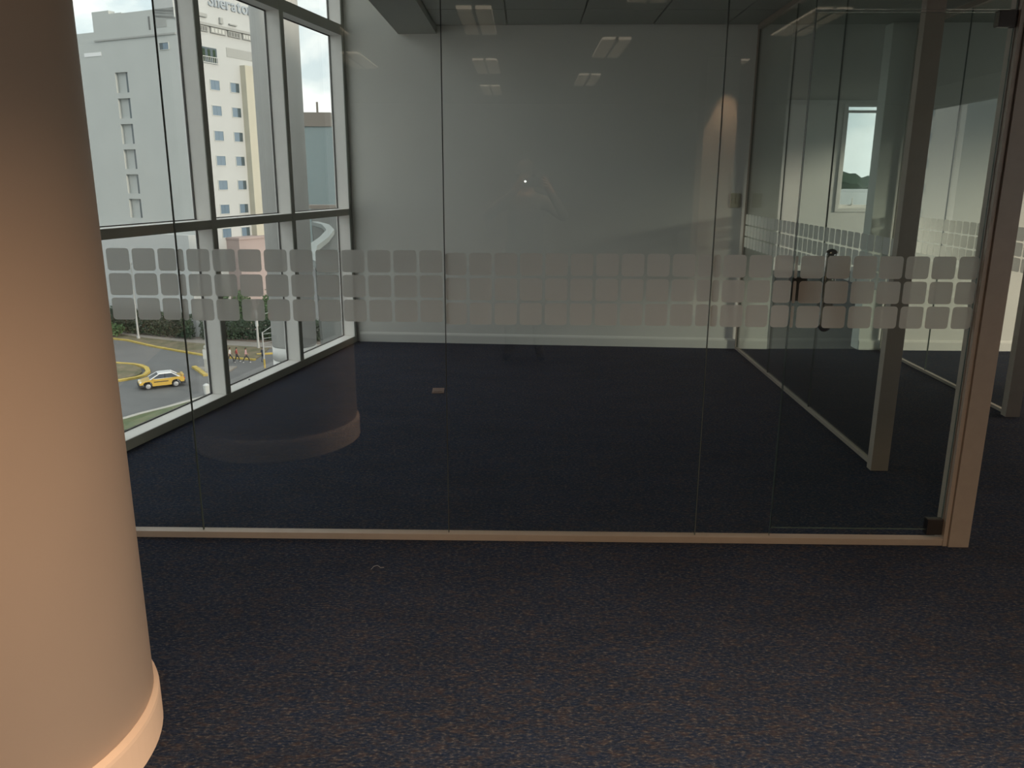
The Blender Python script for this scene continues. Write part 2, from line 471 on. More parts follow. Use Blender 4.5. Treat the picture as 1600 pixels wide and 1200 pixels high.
# glass door, hung on the corner post
dr = empty('door_1', (1.0565, DY, 0))
sig(dr, 'clear glass swing door with vertical pull handle beside the corner post', 'door', kind='structure')
leaf = glass_panel(dr, 0.0, 0.718, 0.066, 2.095, MAT['glass_green'], name='door_leaf')
squares(leaf, 0.0, 0.718, 0.0195, 0.930, -0.0056, 0.1022)
for z0, z1, nm in ((0.045, 0.116, 'floor_pivot'), (2.044, 2.102, 'top_pivot')):
    h = box(nm, 0.654, 0.720, -0.014, 0.014, z0, z1, MAT['bronze'], dr, 0.003)
    box('cover_edge', 0.652, 0.655, -0.0145, 0.0145, z0 + 0.003, z1 - 0.002, MAT['chrome'], h)
bm = bmesh.new()
prof = []
for k in range(9):
    a = PI/2*k/8
    prof.append((max(0.0005, 0.026*math.sin(a)), 0.908 + 0.026 - 0.026*math.cos(a)))
for k in range(9):
    a = PI/2*k/8
    prof.append((max(0.0005, 0.026*math.cos(a)), 1.240 - 0.026 + 0.026*math.sin(a)))
lathe(bm, prof, 24)
for v in bm.verts: v.co.y *= 0.62
h = bm_obj('pull_handle', bm, MAT['chrome'], dr, (0.155, 0.034, 0), smooth=True)
for z in (0.985, 1.182):
    bm = bmesh.new(); tube(bm, (0, -0.029, z), (0, 0.0, z), 0.008, 12)
    bm_obj('standoff', bm, MAT['chrome'], h)
lk = box('door_lock', -0.004, 0.060, 0.0055, 0.038, 1.036, 1.130, MAT['bronze'], dr, 0.003)
bm = bmesh.new(); tube(bm, (0.028, 0.038, 1.083), (0.028, 0.046, 1.083), 0.012, 16)
bm_obj('lock_cylinder', bm, MAT['chrome'], lk)

# side partition of the glazed office
def side_wall(name, a, b, panes, gap0, zb, label, post, xstart):
    a, b = Vector((*a, 0)), Vector((*b, 0))
    d = (b - a); L = d.length
    e = empty(name, a, math.atan2(d.y, d.x))
    sig(e, label, 'glass wall', kind='structure')
    for x0, x1 in panes:
        p = glass_panel(e, x0, x1, 0.012, TOP, MAT['glass_green'])
        squares(p, max(x0, xstart), x1, gap0, zb, -0.0056)
    for x0, x1 in panes[:-1]:
        box('silicone_joint', x1 + 0.0005, x1 + 0.0025, -0.003, 0.003, 0.02, TOP, MAT['silicone'], e)
    box('bottom_rail', 0.0, L, -0.013, 0.013, 0.0, 0.022, MAT['alu'], e, 0.002)
    box('top_rail', 0.0, L, -0.022, 0.022, TOP - 0.02, CEIL, MAT['alu'], e, 0.002)
    box('wall_channel', -0.012, 0.010, -0.016, 0.016, 0.0, TOP, MAT['alu'], e)
    bm = bmesh.new()
    prism(bm, [(L - 0.014, -0.02), (L, -0.02), (L, -0.045), (L + post, -0.045), (L + post, 0.045), (L, 0.045), (L, 0.02), (L - 0.014, 0.02)], 0, CEIL)
    bm_obj('end_post', bm, MAT['alu'], e)
    return e
side_wall('wall_side', (1.946, 7.265), (1.902, 4.14), [(0.012, 1.018), (1.021, 2.010), (2.013, 3.11)], 0.0, 0.928, 'glass side partition with frosted band ending at a slim post', 0.055, 0.0)
side_wall('wall_side_right', (3.256, 7.25), (3.215, 5.19), [(0.012, 0.86), (0.863, 2.045)], 0.05, 0.928, 'second glass partition with frosted band right of the passage', 0.06, 0.0)

# ------------------------------------------------------------------ round column in the foreground
bm = bmesh.new(); lathe(bm, [(0.4655, 0.0), (0.4655, CEIL)], 96)
col = empty('round_column', (-1.468, 1.80, 0))
sig(col, 'thick round peach-beige column with skirting in the left foreground', 'column', kind='structure')
bm_obj('shaft', bm, MAT['column'], col, smooth=True)
bm = bmesh.new()
lathe(bm, [(0.4662, 0.001), (0.4795, 0.001), (0.4795, 0.098), (0.4775, 0.108), (0.4665, 0.122)], 96)
bm_obj('skirting', bm, MAT['column'], col)
for o in col.children:
    if o.name.startswith('shaft'):
        for p in o.data.polygons: p.use_smooth = len(p.vertices) == 4

# window of the far room
wf = empty('window_1', (0, 14.0, 0))
sig(wf, 'narrow tall window with a white frame in the far wall', 'window', kind='structure')
bm = bmesh.new(); ring(bm, WX0 - .06, WX1 + .06, WZ0 - .06, WZ1 + .03, .06, -0.03, 0.0, tt=.03)
bm_obj('casing', bm, MAT['wall'], wf)
bm = bmesh.new(); ring(bm, WX0, WX1, WZ0, WZ1 - .06, .05, 0.08, 0.14, tb=.06, tt=.04)
bm_obj('sash', bm, MAT['alu_light'], wf)
box('pane', WX0+.05, WX1-.05, 0.105, 0.111, WZ0+.06, WZ1, MAT['glass_out'], wf)
bm = bmesh.new(); lathe(bm, [(0.018, 1.10), (0.018, 1.13), (0.009, 1.135), (0.009, 1.22)], 10, (5.53, 0.065))
bm_obj('latch', bm, MAT['alu_light'], wf)

# ------------------------------------------------------------------ small things in the glazed office
sw = empty('switch_plate', (1.848, 7.3035, 1.329), math.atan2(7.285-7.515, 2.224+1.62))
sig(sw, 'beige light switch plate on the back wall beside the side partition', 'light switch')
box('cover', -0.042, 0.042, -0.008, 0.0, -0.062, 0.062, MAT['plastic'], sw, 0.003)
for x in (-0.016, 0.016):
    box('rocker', x - 0.011, x + 0.011, -0.013, -0.007, -0.025, 0.025, MAT['plastic'], sw, 0.002)
fl = empty('reflected_plate', (-0.625, 5.675, 0), 0.06)  # solid plate standing in for a rectangle mirrored in the glass
sig(fl, 'small flat brown plate on the carpet standing in for a reflected rectangle', 'plate')
MAT['brown'] = principled('brown_plate', (0.20, 0.12, 0.09), 0.5)
box('cover_plate', -0.043, 0.043, -0.07, 0.07, 0.0, 0.006, MAT['brown'], fl, 0.002)
box('flap', -0.03, 0.03, -0.045, 0.045, 0.006, 0.009, MAT['brown'], fl, 0.001)
# thread on the carpet
cu = bpy.data.curves.new('thread', 'CURVE'); cu.dimensions = '3D'; cu.bevel_depth = 0.0008; cu.bevel_resolution = 1
sp = cu.splines.new('POLY'); tp = [(-.022, -.02), (-.016, .004), (-.004, .014), (.006, .004), (.012, -.006), (.026, -.003)]
sp.points.add(len(tp) - 1)
for q, (x, y) in zip(sp.points, tp): q.co = (x, y, 0.0035, 1)
tmp = bpy.data.objects.new('tmp', cu); C.objects.link(tmp)
me = bpy.data.meshes.new_from_object(tmp.evaluated_get(bpy.context.evaluated_depsgraph_get()))
bpy.data.objects.remove(tmp)
MAT['white'] = principled('white_thread', (0.36, 0.34, 0.31), 0.8)
me.materials.clear()
sig(link('thread', me, MAT['white'], None, (-0.576, 2.916, 0)), 'short pale curled thread lying on the carpet before the glass', 'thread')
MAT['black'] = principled('black', (0.012, 0.012, 0.012), 0.6)
for k, (x, y, a) in enumerate(((-2.062, 5.757, 0.4), (-2.021, 5.719, 1.3))):
    bm = bmesh.new()
    lathe(bm, [(0.0005, -0.009), (0.0035, -0.006), (0.0038, -0.002), (0.002, 0.0), (0.003, 0.003), (0.0026, 0.006), (0.0005, 0.009)], 8)
    bmesh.ops.transform(bm, matrix=Matrix.Translation((0, 0, 0.064)) @ Matrix.Rotation(PI/2, 4, 'Y'), verts=bm.verts)
    o = bm_obj('dead_insect', bm, MAT['black'], None, (x, y, 0)); o.rotation_euler.z = a
    sig(o, ('tiny dead insect on the window sill, the one nearer the glass', 'tiny dead insect on the window sill, the one nearer the room edge')[k], 'insect', 'dead insects on the sill')

# ------------------------------------------------------------------ ceiling lamps of the open office
MAT['lamp_body'] = principled('lamp_body', (0.62, 0.60, 0.55), 0.5)
MAT['lamp_lens'] = emis('lamp_lens', (1.0, 0.82, 0.60), 0.55)
LAMP_W = 9.0
LAMP_NEAR = 15.0
LAMP_FRONT = 21.0
def troffer(x, y, label, watt=LAMP_W, group='ceiling lamps of the open office'):
    e = empty('ceiling_lamp', (x, y, CEIL))
    sig(e, label, 'ceiling lamp', group)
    bm = bmesh.new()
    ring(bm, -.15, .15, -.6, .6, .015, -0.035, 0.0)
    bmesh.ops.transform(bm, matrix=Matrix.Rotation(PI/2, 4, 'X') @ Matrix.Scale(-1, 4, (0, 1, 0)), verts=bm.verts)
    bm_obj('frame', bm, MAT['lamp_body'], e)
    box('centre_bar', -.012, .012, -.585, .585, -0.035, 0.0, MAT['lamp_body'], e)
    for sx in (-1, 1):
        d = box('diffuser', min(sx*.013, sx*.134), max(sx*.013, sx*.134), -.584, .584, -0.012, -0.006, MAT['lamp_lens'], e)
        bm = bmesh.new()
        for k in range(1, 12):
            yy = -.584 + 1.168*k/12
            abox(bm, min(sx*.013, sx*.134), max(sx*.013, sx*.134), yy - .002, yy + .002, -0.034, -0.013)
        bm_obj('louvre', bm, MAT['lamp_body'], d)['kind'] = 'stuff'
    ld = bpy.data.lights.new('lamp_light', 'AREA')
    ld.shape = 'RECTANGLE'; ld.size = 0.26; ld.size_y = 1.15
    ld.energy = watt; ld.color = (1.0, 0.72, 0.47); ld.spread = math.radians(125)
    lo = bpy.data.objects.new('lamp_light', ld); C.objects.link(lo); lo.parent = e; lo.location = (0, 0, -0.037)
    return e
spots = [(-0.40, -0.70, 'second row'), (-0.45, -3.40, ''), (-0.50, -5.90, ''), (0.82, -2.06, ''), (0.78, -4.66, ''), (0.86, 0.62, ''), (2.30, -0.75, ''), (-1.72, -0.75, ''), (-1.85, -2.95, ''), (2.25, -3.40, '')]
labs = ['ceiling lamp with two louvred bays nearest above the viewer, left of centre', 'louvred ceiling lamp behind the viewer, second along the middle row', 'louvred ceiling lamp furthest behind the viewer in the middle row',
        'louvred ceiling lamp right of the viewer, its reflection skewed in the glass', 'louvred ceiling lamp right of the viewer, further back', 'louvred ceiling lamp ahead of the viewer close to the front glass',
        'louvred ceiling lamp far right of the viewer near the corner post', 'louvred ceiling lamp left of the viewer behind the round column', 'louvred ceiling lamp far left behind the viewer', 'louvred ceiling lamp far right behind the viewer']
for (x, y, _), lb in zip(spots, labs): troffer(x, y, lb, LAMP_W if y < -2.5 else (LAMP_FRONT if x > 0.85 else LAMP_NEAR))
troffer(5.4, 5.2, 'louvred ceiling lamp beyond the right glass partition', 14)

# pier behind the viewer with a wall-washer lamp: seen as a warm wedge reflected in the glass
sig(box('wall_pier', 1.92, 2.27, -3.1, -2.75, 0, CEIL, MAT['wall_grey']), 'short pier wall behind the viewer, washed by a spot lamp', 'wall', kind='structure')
dl = empty('downlight', (2.15, -2.575, CEIL))
sig(dl, 'small round recessed spot lamp washing the pier behind the viewer', 'spot lamp')
bm = bmesh.new(); lathe(bm, [(0.03, -0.001), (0.05, -0.001), (0.052, -0.006), (0.030, -0.006)], 24, closed=False)
bm_obj('trim_ring', bm, MAT['lamp_body'], dl)
ld = bpy.data.lights.new('spot', 'SPOT'); ld.energy = 90; ld.color = (1.0, 0.66, 0.40); ld.spot_size = math.radians(46); ld.spot_blend = 0.6; ld.shadow_soft_size = 0.02
lo = bpy.data.objects.new('spot', ld); C.objects.link(lo); lo.parent = dl; lo.location = (0, 0, -0.012)
lo.rotation_euler = Vector((0.0, -0.06, -1.0)).to_track_quat('-Z', 'Y').to_euler()

# ================================================================== outside: street, hotel, traffic
GZ = -18.3
MAT['asphalt'] = principled('asphalt', (0.115, 0.118, 0.120), 0.85, noise=0.12, nscale=0.3, bump=0.2, bscale=4)
MAT['kerb'] = principled('yellow_kerb', (0.43, 0.32, 0.075), 0.7, noise=0.25, nscale=1.5)
MAT['kerb_grey'] = principled('grey_kerb', (0.36, 0.35, 0.32), 0.8, noise=0.1, nscale=1.0)
MAT['walk'] = principled('pavement', (0.22, 0.205, 0.185), 0.85, noise=0.12, nscale=0.8)
MAT['dirt'] = principled('dirt', (0.135, 0.105, 0.085), 0.95, noise=0.3, nscale=0.9)
MAT['hotel_light'] = principled('hotel_white', (0.455, 0.47, 0.47), 0.8, noise=0.03, nscale=0.3)
MAT['hotel_grey'] = principled('hotel_grey', (0.445, 0.465, 0.455), 0.8, noise=0.03, nscale=0.25)
MAT['hotel_cream'] = principled('hotel_cream', (0.47, 0.45, 0.37), 0.8, noise=0.03, nscale=0.3)
MAT['hotel_pink'] = principled('hotel_pink', (0.38, 0.305, 0.29), 0.8, noise=0.05, nscale=0.3)
MAT['hotel_dark'] = principled('hotel_recess', (0.16, 0.165, 0.16), 0.8)
MAT['hotel_mid'] = principled('hotel_midgrey', (0.33, 0.34, 0.33), 0.8)
MAT['win_blue'] = principled('window_glass', (0.13, 0.19, 0.25), 0.15, spec=0.8)
MAT['win_dark'] = principled('window_dark', (0.05, 0.075, 0.09), 0.15, spec=0.8)
MAT['win_frame'] = principled('window_frame', (0.5, 0.51, 0.49), 0.6)
MAT['sign_blue'] = principled('sign_letters', (0.33, 0.37, 0.41), 0.5)
MAT['taxi_white'] = principled('gloss_white', (0.68, 0.69, 0.70), 0.25, coat=0.5)
MAT['steel'] = principled('pole_steel', (0.42, 0.43, 0.43), 0.45, metal=0.4)
MAT['concrete'] = principled('concrete', (0.58, 0.58, 0.56), 0.75, noise=0.06, nscale=2.0, bump=0.1, bscale=30)
MAT['tower'] = principled('tower_blue', (0.16, 0.215, 0.23), 0.6, noise=0.05, nscale=0.1)
MAT['tower_top'] = principled('tower_top', (0.15, 0.135, 0.12), 0.7)
MAT['annex'] = principled('reflected_roof', (0.028, 0.034, 0.030), 0.8, noise=0.25, nscale=0.2)  # tone of the mirrored ground that the low roof stands for
MAT['pale'] = principled('pale_reflection', (0.20, 0.225, 0.22), 0.8, noise=0.08, nscale=0.4)
def grass_mat(name, a, b, c):
    m = principled(name, b, 0.95)
    t = m.node_tree
    co = N(t, 'ShaderNodeTexCoord')
    n = N(t, 'ShaderNodeTexNoise', inp={'Scale': 0.55, 'Detail': 8.0, 'Roughness': 0.7})
    t.links.new(co.outputs['Object'], n.inputs[0])
    r = ramp(t, [(0.33, a), (0.5, b), (0.66, c)])
    t.links.new(n.outputs['Fac'], r.inputs[0])
    t.links.new(r.outputs[0], t.nodes['Principled BSDF'].inputs['Base Color'])
    return m
MAT['grass'] = grass_mat('verge_grass', (0.06, 0.072, 0.035), (0.125, 0.112, 0.068), (0.19, 0.15, 0.105))
MAT['lawn'] = grass_mat('lawn', (0.05, 0.075, 0.035), (0.085, 0.11, 0.05), (0.13, 0.13, 0.07))
MAT['leaf_dark'] = grass_mat('leaf_dark', (0.012, 0.028, 0.018), (0.022, 0.045, 0.025), (0.035, 0.06, 0.03))
MAT['leaf'] = grass_mat('leaf_mid', (0.03, 0.07, 0.028), (0.05, 0.10, 0.038), (0.08, 0.13, 0.05))
MAT['bark'] = principled('bark', (0.06, 0.045, 0.035), 0.9)

sig(box('ground', -400, 400, -60, 700, GZ - 1.0, GZ, MAT['asphalt']), 'grey asphalt road surface below the windows', 'road', kind='structure')
def slab(name, poly, z0, z1, mat):
    bm = bmesh.new(); prism(bm, poly, z0, z1)
    return bm_obj(name, bm, mat)
def strip(line, wd):
    """polygon along a polyline, widened to its left"""
    L = [Vector((*p, 0)) for p in line]
    out = []
    for i, p in enumerate(L):
        d = (L[min(i+1, len(L)-1)] - L[max(i-1, 0)]).normalized()
        out.append(p + Vector((-d.y, d.x, 0))*wd)
    return [(p.x, p.y) for p in L] + [(p.x, p.y) for p in out[::-1]]
far_kerb = [(-75, 108), (-60, 102.2), (-54.6, 100), (-49.8, 98.1), (-44.6, 94.3), (-40.0, 91.5), (-36.7, 89.6), (-33.7, 88.6), (-30.2, 87.5)]
far_walk = [(-75, 111.5), (-60, 106), (-53.4, 102.7), (-48.3, 99.8), (-41.0, 96.8), (-36.1, 95.4), (-30.6, 94.1), (-15, 93)]
def kerb(name, line, label, wd=0.34, h=0.17, mat='kerb', group=None):
    return sig(slab(name, strip(line, wd), GZ, GZ + h, MAT[mat]), label, 'kerb', group)
kerb('kerb', far_kerb, 'long yellow kerb along the far side of the road')
kerb('kerb', [(-30.8, 90.3), (-27.0, 92.0), (-15.0, 92.4)], 'short yellow kerb beyond the thin street post')
sig(slab('grass_verge', [(x, y + 0.42) for x, y in far_kerb] + [(-30.2, 90.6)] + far_walk[-2::-1], GZ, GZ + 0.12, MAT['grass']), 'patchy dry grass verge behind the far yellow kerb', 'grass', kind='stuff')
sig(slab('pavement', strip(far_walk, 2.6), GZ, GZ + 0.14, MAT['walk']), 'grey-brown footpath between the verge and the hedge', 'pavement', kind='structure')
sig(slab('planting_bed', [(-75, 113), (-53.4, 105.2), (-48.0, 102.4), (-40.5, 99.4), (-36, 98.0), (-30, 96.7), (-15, 95.5), (-15, 102.0), (-36.6, 102.6), (-41.9, 100.0), (-66.0, 111.2), (-75, 115)], GZ, GZ + 0.2, MAT['dirt']), 'bare brown planting bed beneath the hedge', 'soil', kind='stuff')
isl = [(-60, 90), (-44.3, 85.0), (-42.8, 84.7), (-41.6, 84.1), (-40.5, 83.0), (-39.6, 81.4), (-39.3, 80.0), (-39.6, 79.0), (-40.6, 77.9), (-42.5, 77.0), (-60, 72)]
kerb('kerb', isl[::-1], 'rounded yellow kerb of the traffic island behind the taxi', wd=-0.45, h=0.2)
sig(slab('traffic_island_grass', [(x - 0.4, y) for x, y in isl], GZ, GZ + 0.16, MAT['grass']), 'dry grass filling the rounded traffic island', 'grass', kind='stuff')
kerb('kerb', [(-35.7, 83.7), (-34.6, 82.3), (-33.0, 80.0), (-31.6, 80.6)], 'small angled yellow kerb at the tip of the median', wd=0.45, h=0.22)
sig(slab('median_paving', [(-35.4, 83.7), (-34.2, 82.3), (-32.8, 80.5), (-31.0, 81.2), (-31.0, 84.2)], GZ, GZ + 0.15, MAT['walk']), 'small grey paved median tip inside the angled kerb', 'pavement', kind='structure')
near = [(-37.0, 59.5), (-33.9, 64.8), (-33.3, 66.1), (-31.8, 68.4), (-30.2, 71.3), (-27.5, 75.5)]
kerb('kerb', near, 'pale grey kerb on the near side of the road below the windows', wd=-0.5, h=0.15, mat='kerb_grey')
sig(slab('grass_strip', [(x + 0.5, y) for x, y in near] + [(-24.5, 75), (-27.4, 70.0), (-29.4, 66.6), (-31.5, 62.6), (-34.0, 57.5)], GZ, GZ + 0.13, MAT['lawn']), 'green grass strip on the near side of the road', 'grass', kind='stuff')
sig(slab('pavement', [(-24.3, 75), (-27.2, 70.0), (-29.2, 66.6), (-31.3, 62.6), (-33.8, 57.5), (-30, 50), (-15, 60), (-15, 75)], GZ, GZ + 0.12, MAT['walk']), 'grey footpath strip close below the windows', 'pavement', kind='structure')

# ---- hotel: corner at K, right face along a, left face along b
AZ = math.radians(25)
hotel = empty('hotel_building', (-41.17, 101.48, 0), math.atan2(math.cos(AZ), math.sin(AZ)))   # local +x = a, local +y = b (leftwards)
sig(hotel, 'tall pale hotel with square windows and rooftop sign across the street', 'building')
def hb(name, a0, a1, b0, b1, z0, z1, mat, parent=hotel):
    return box(name, a0, a1, b0, b1, z0, z1, MAT[mat], parent)
# local: x = a (0..), y = b (0..)  -> building occupies a>0, b>0
hb('main_block', 0.9, 14.5, 0.25, 14, GZ, 19.6, 'hotel_light')
hb('front_wall', 0.0, 14.5, 0.0, 0.25, GZ, 19.6, 'hotel_light')
hb('roof_block', 0.0, 14.5, 0.3, 3.5, 19.6, 25.0, 'hotel_light')
hb('roof_ledge', 0.0, 14.6, -0.35, 0.35, 19.55, 19.85, 'hotel_mid')
hb('wing_wall', 0.0, 0.9, 0.25, 9.1, GZ, 20.9, 'hotel_grey')
hb('wing_wall', 0.0, 0.9, 11.3, 14.3, GZ, 21.4, 'hotel_grey')
hb('wing_wall', 0.0, 0.9, 14.3, 26.0, GZ, 19.1, 'hotel_grey')
hb('wing_cap', 0.0, 0.9, 9.1, 11.3, 14.2, 21.0, 'hotel_grey')
hb('wing_core', 0.9, 14, 14.0, 26.0, GZ, 18.6, 'hotel_grey')
hb('wing_top', 0.9, 8.0, 3.5, 14.0, 19.6, 20.9, 'hotel_grey')
hb('parapet_step', -0.12, 0.0, 0.25, 14.3, 17.95, 18.15, 'hotel_mid')
hb('wing_base', -1.2, 0.0, 0.0, 26.0, GZ, -5.4, 'hotel_light')
for k in range(6):
    z1 = 14.2 - 3.07*k
    z0 = z1 - 2.4
    hb('spandrel', 0.0, 0.9, 9.1, 11.3, z0 - 0.67, z0, 'hotel_grey')
    nb = hb('niche_back', 0.4, 0.9, 9.1, 11.3, z0, z1, 'hotel_grey')
    hb('niche_window', 0.37, 0.4, 9.5, 9.86, z0, z1, 'win_dark', nb)
hb('wing_wall', 0.0, 0.9, 9.1, 11.3, GZ, 14.2 - 3.07*6 + 0.02, 'hotel_grey')
def hwindow(face, u, z, wd, ht, dark=False):
    """window on the right face (face 'a', u along a) or on the left face (face 'b')"""
    t = 0.06
    bm = bmesh.new()
    ring(bm, u - wd/2 - t, u + wd/2 + t, z - ht/2 - t, z + ht/2 + t, t, -0.08, 0.0, axis='y' if face == 'a' else 'x')
    f = bm_obj('window', bm, MAT['win_frame'], hotel)
    for s in (-1, 1):
        c0 = u + (0.12*wd if dark else 0.0)
        a, b = (u - wd/2, c0) if s < 0 else (c0 + 0.02, u + wd/2)
        m = 'win_dark' if (dark and s > 0) else 'win_blue'
        if face == 'a': box('pane', a, b, -0.03, -0.005, z - ht/2, z + ht/2, MAT[m], f)
        else: box('pane', -0.03, -0.005, a, b, z - ht/2, z + ht/2, MAT[m], f)
for k in range(8):
    z = 12.77 - 3.035*k
    for j, u in enumerate((5.2, 8.58)):
        hwindow('a', u, z, 1.5, 1.14, dark=(j == 1))
    if k > 0: hwindow('a', 13.2, z, 1.3, 1.0, True)
hb('pilaster', 9.75, 12.2, -0.9, 0.0, GZ, 15.6, 'hotel_cream')
hb('podium', 5.0, 16.0, -2.2, 0.0, GZ, -6.25, 'hotel_pink')
hb('podium_cap', 4.9, 16.1, -2.35, 0.02, -6.25, -6.0, 'hotel_pink')
# balcony opening, grey panel, roof louvres
bo = hb('balcony_opening', 3.42, 5.95, -0.03, 0.0, 15.3, 17.1, 'win_dark')
bm = bmesh.new()
abox(bm, 3.35, 6.0, -0.25, -0.2, 15.95, 16.03); abox(bm, 3.35, 6.0, -0.25, -0.2, 15.25, 15.33)
for i in range(9): abox(bm, 3.4 + .31*i, 3.45 + .31*i, -0.24, -0.21, 15.3, 16.0)
bm_obj('railing', bm, MAT['win_frame'], bo)['kind'] = 'stuff'
bm = bmesh.new()
for i in range(3): abox(bm, 3.6 + .85*i, 4.0 + .85*i, -0.05, -0.03, 15.5 + .2*(i % 2), 16.9)
bm_obj('shutters', bm, MAT['leaf_dark'], bo)['kind'] = 'stuff'
hb('grey_panel', 7.6, 12.6, -0.05, 0.0, 16.4, 17.5, 'hotel_mid')
for i, (a0, a1) in enumerate(((2.9, 4.7), (5.1, 7.6), (8.0, 10.2), (10.5, 12.5))):
    lv = hb('louvre_box', a0, a1, -0.22, 0.3, 18.85, 19.5, 'hotel_mid')
    bm = bmesh.new()
    for j in range(4): abox(bm, a0 + .1 + j*(a1-a0-.2)/4, a0 + .1 + (j+.6)*(a1-a0-.2)/4, -0.26, -0.22, 18.95, 19.4)
    bm_obj('slats', bm, MAT['hotel_dark' if i % 2 == 0 else 'win_frame'], lv)['kind'] = 'stuff'
for a0, a1, z0, z1 in ((3.6, 4.9, 20.55, 20.95), (7.0, 7.5, 20.2, 20.9), (8.6, 9.9, 20.3, 20.45)):
    hb('roof_fixture', a0, a1, 0.0, 0.3, z0, z1, 'hotel_mid')
hwindow('b', 2.35, 16.75, 1.5, 0.75, True)
hb('upper_niche', -0.02, 0.0, 1.6, 3.5, 18.85, 19.85, 'hotel_mid')
hb('upper_slot', -0.02, 0.0, 4.3, 4.6, 18.7, 20.2, 'hotel_dark')
hb('rooftop_box', 0.3, 4.0, 1.2, 3.45, 20.9, 24.0, 'hotel_light')
hb('light_band', -0.04, 0.0, 13.4, 16.5, 16.3, 16.75, 'taxi_white')
# sign letters on the parapet (each letter a part)
xcur = 5.45
for ch in 'Sheraton':
    cd = bpy.data.curves.new('sign_letter', 'FONT'); cd.body = ch; cd.size = 2.0; cd.extrude = 0.08; cd.offset = 0.03
    tmp = bpy.data.objects.new('tmp', cd); C.objects.link(tmp)
    me = bpy.data.meshes.new_from_object(tmp.evaluated_get(bpy.context.evaluated_depsgraph_get()))
    wd_ = max(v.co.x for v in me.vertices) - min(v.co.x for v in me.vertices); x0_ = min(v.co.x for v in me.vertices)
    bpy.data.objects.remove(tmp)
    if ch in 'Shrn':            # small serifs at the feet, as on the photographed letters
        bm = bmesh.new(); bm.from_mesh(me)
        feet = {'S': [], 'h': [0.11, 0.72], 'r': [0.14], 'n': [0.11, 0.72]}[ch]
        for f_ in feet: abox(bm, x0_ + wd_*f_ - 0.16, x0_ + wd_*f_ + 0.20, 0.0, 0.10, -0.08, 0.08)
        bm.to_mesh(me); bm.free()
    me.materials.clear()
    o = link('sign_letter', me, MAT['sign_blue'], hotel, (xcur - x0_, 0.2, 22.05))
    o.rotation_euler = (PI/2, 0, 0)
    xcur += wd_ + 0.13

# ---- solid stand-ins for a mirrored reflection: tower and low annex
tw = empty('reflected_tower', (-50.5, 195, GZ)); sig(tw, 'blue-grey solid tower standing in for a mirrored building beyond the outside pillar', 'building')
box('shaft', -14, 5.6, 0, 20, 0, 31.5, MAT['tower'], tw)
box('crown', -14.2, 5.3, -0.4, 20, 31.5, 34.6, MAT['tower_top'], tw)
box('mast', 1.8, 2.2, 1, 1.4, 34.6, 37, MAT['tower_top'], tw)
side = box('side_strip', 5.6, 7.4, 3, 18, 0, 24.5, MAT['hotel_mid'], tw)
for k in range(5): box('slot_window', 6.0, 6.8, 2.9, 3.0, 8.4 + 3.9*k, 10.2 + 3.9*k, MAT['win_dark'], side)
an = empty('reflected_roof', (0, 0, 0)); sig(an, 'long low dark roof standing in for mirrored ground beyond the outside pillar', 'building')  # solid roof added in place of mirrored road and planting
bm = bmesh.new(); prism(bm, [(-3.3, 13.0), (-1.2, 13.0), (-8, 88), (-23.0, 88)], -4.0, -1.6)
bm_obj('roof_slab', bm, MAT['annex'], an)
bm = bmesh.new(); prism(bm, [(-22.9, 86.2), (-8.4, 86.2), (-8, 88), (-23.0, 88)], -1.6, -1.2); bm_obj('parapet', bm, MAT['tower_top'], an)
bm = bmesh.new()
arc = [(-14.2, 56), (-12.6, 52.5), (-11.0, 47), (-9.9, 41), (-9.1, 35.5), (-8.0, 31), (-6.4, 27.5)]
prism(bm, strip(arc[::-1], 0.45), -1.6, -1.35); bm_obj('reflected_path', bm, MAT['pale'], an)  # pale strip standing in for a mirrored road curve

# ---- round pillar outside the window wall
pil = empty('outside_pillar', (-2.642, 9.05, 0)); sig(pil, 'round grey concrete pillar standing outside the window wall', 'pillar')
bm = bmesh.new(); lathe(bm, [(0.248, -0.345), (0.248, 12.0)], 48); bm_obj('shaft', bm, MAT['concrete'], pil)
bm = bmesh.new(); lathe(bm, [(0.238, -0.357), (0.238, -0.345)], 48); bm_obj('joint', bm, MAT['hotel_mid'], pil)
bm = bmesh.new(); lathe(bm, [(0.248, -0.50), (0.248, -0.357)], 48); bm_obj('collar', bm, MAT['concrete'], pil)
bm = bmesh.new(); lathe(bm, [(0.238, -0.512), (0.238, -0.50)], 48); bm_obj('joint', bm, MAT['hotel_mid'], pil)
bm = bmesh.new(); lathe(bm, [(0.248, GZ), (0.248, -0.512)], 48); bm_obj('lower_shaft', bm, MAT['concrete'], pil)
for ch in pil.children:
    for p in ch.data.polygons: p.use_smooth = len(p.vertices) == 4

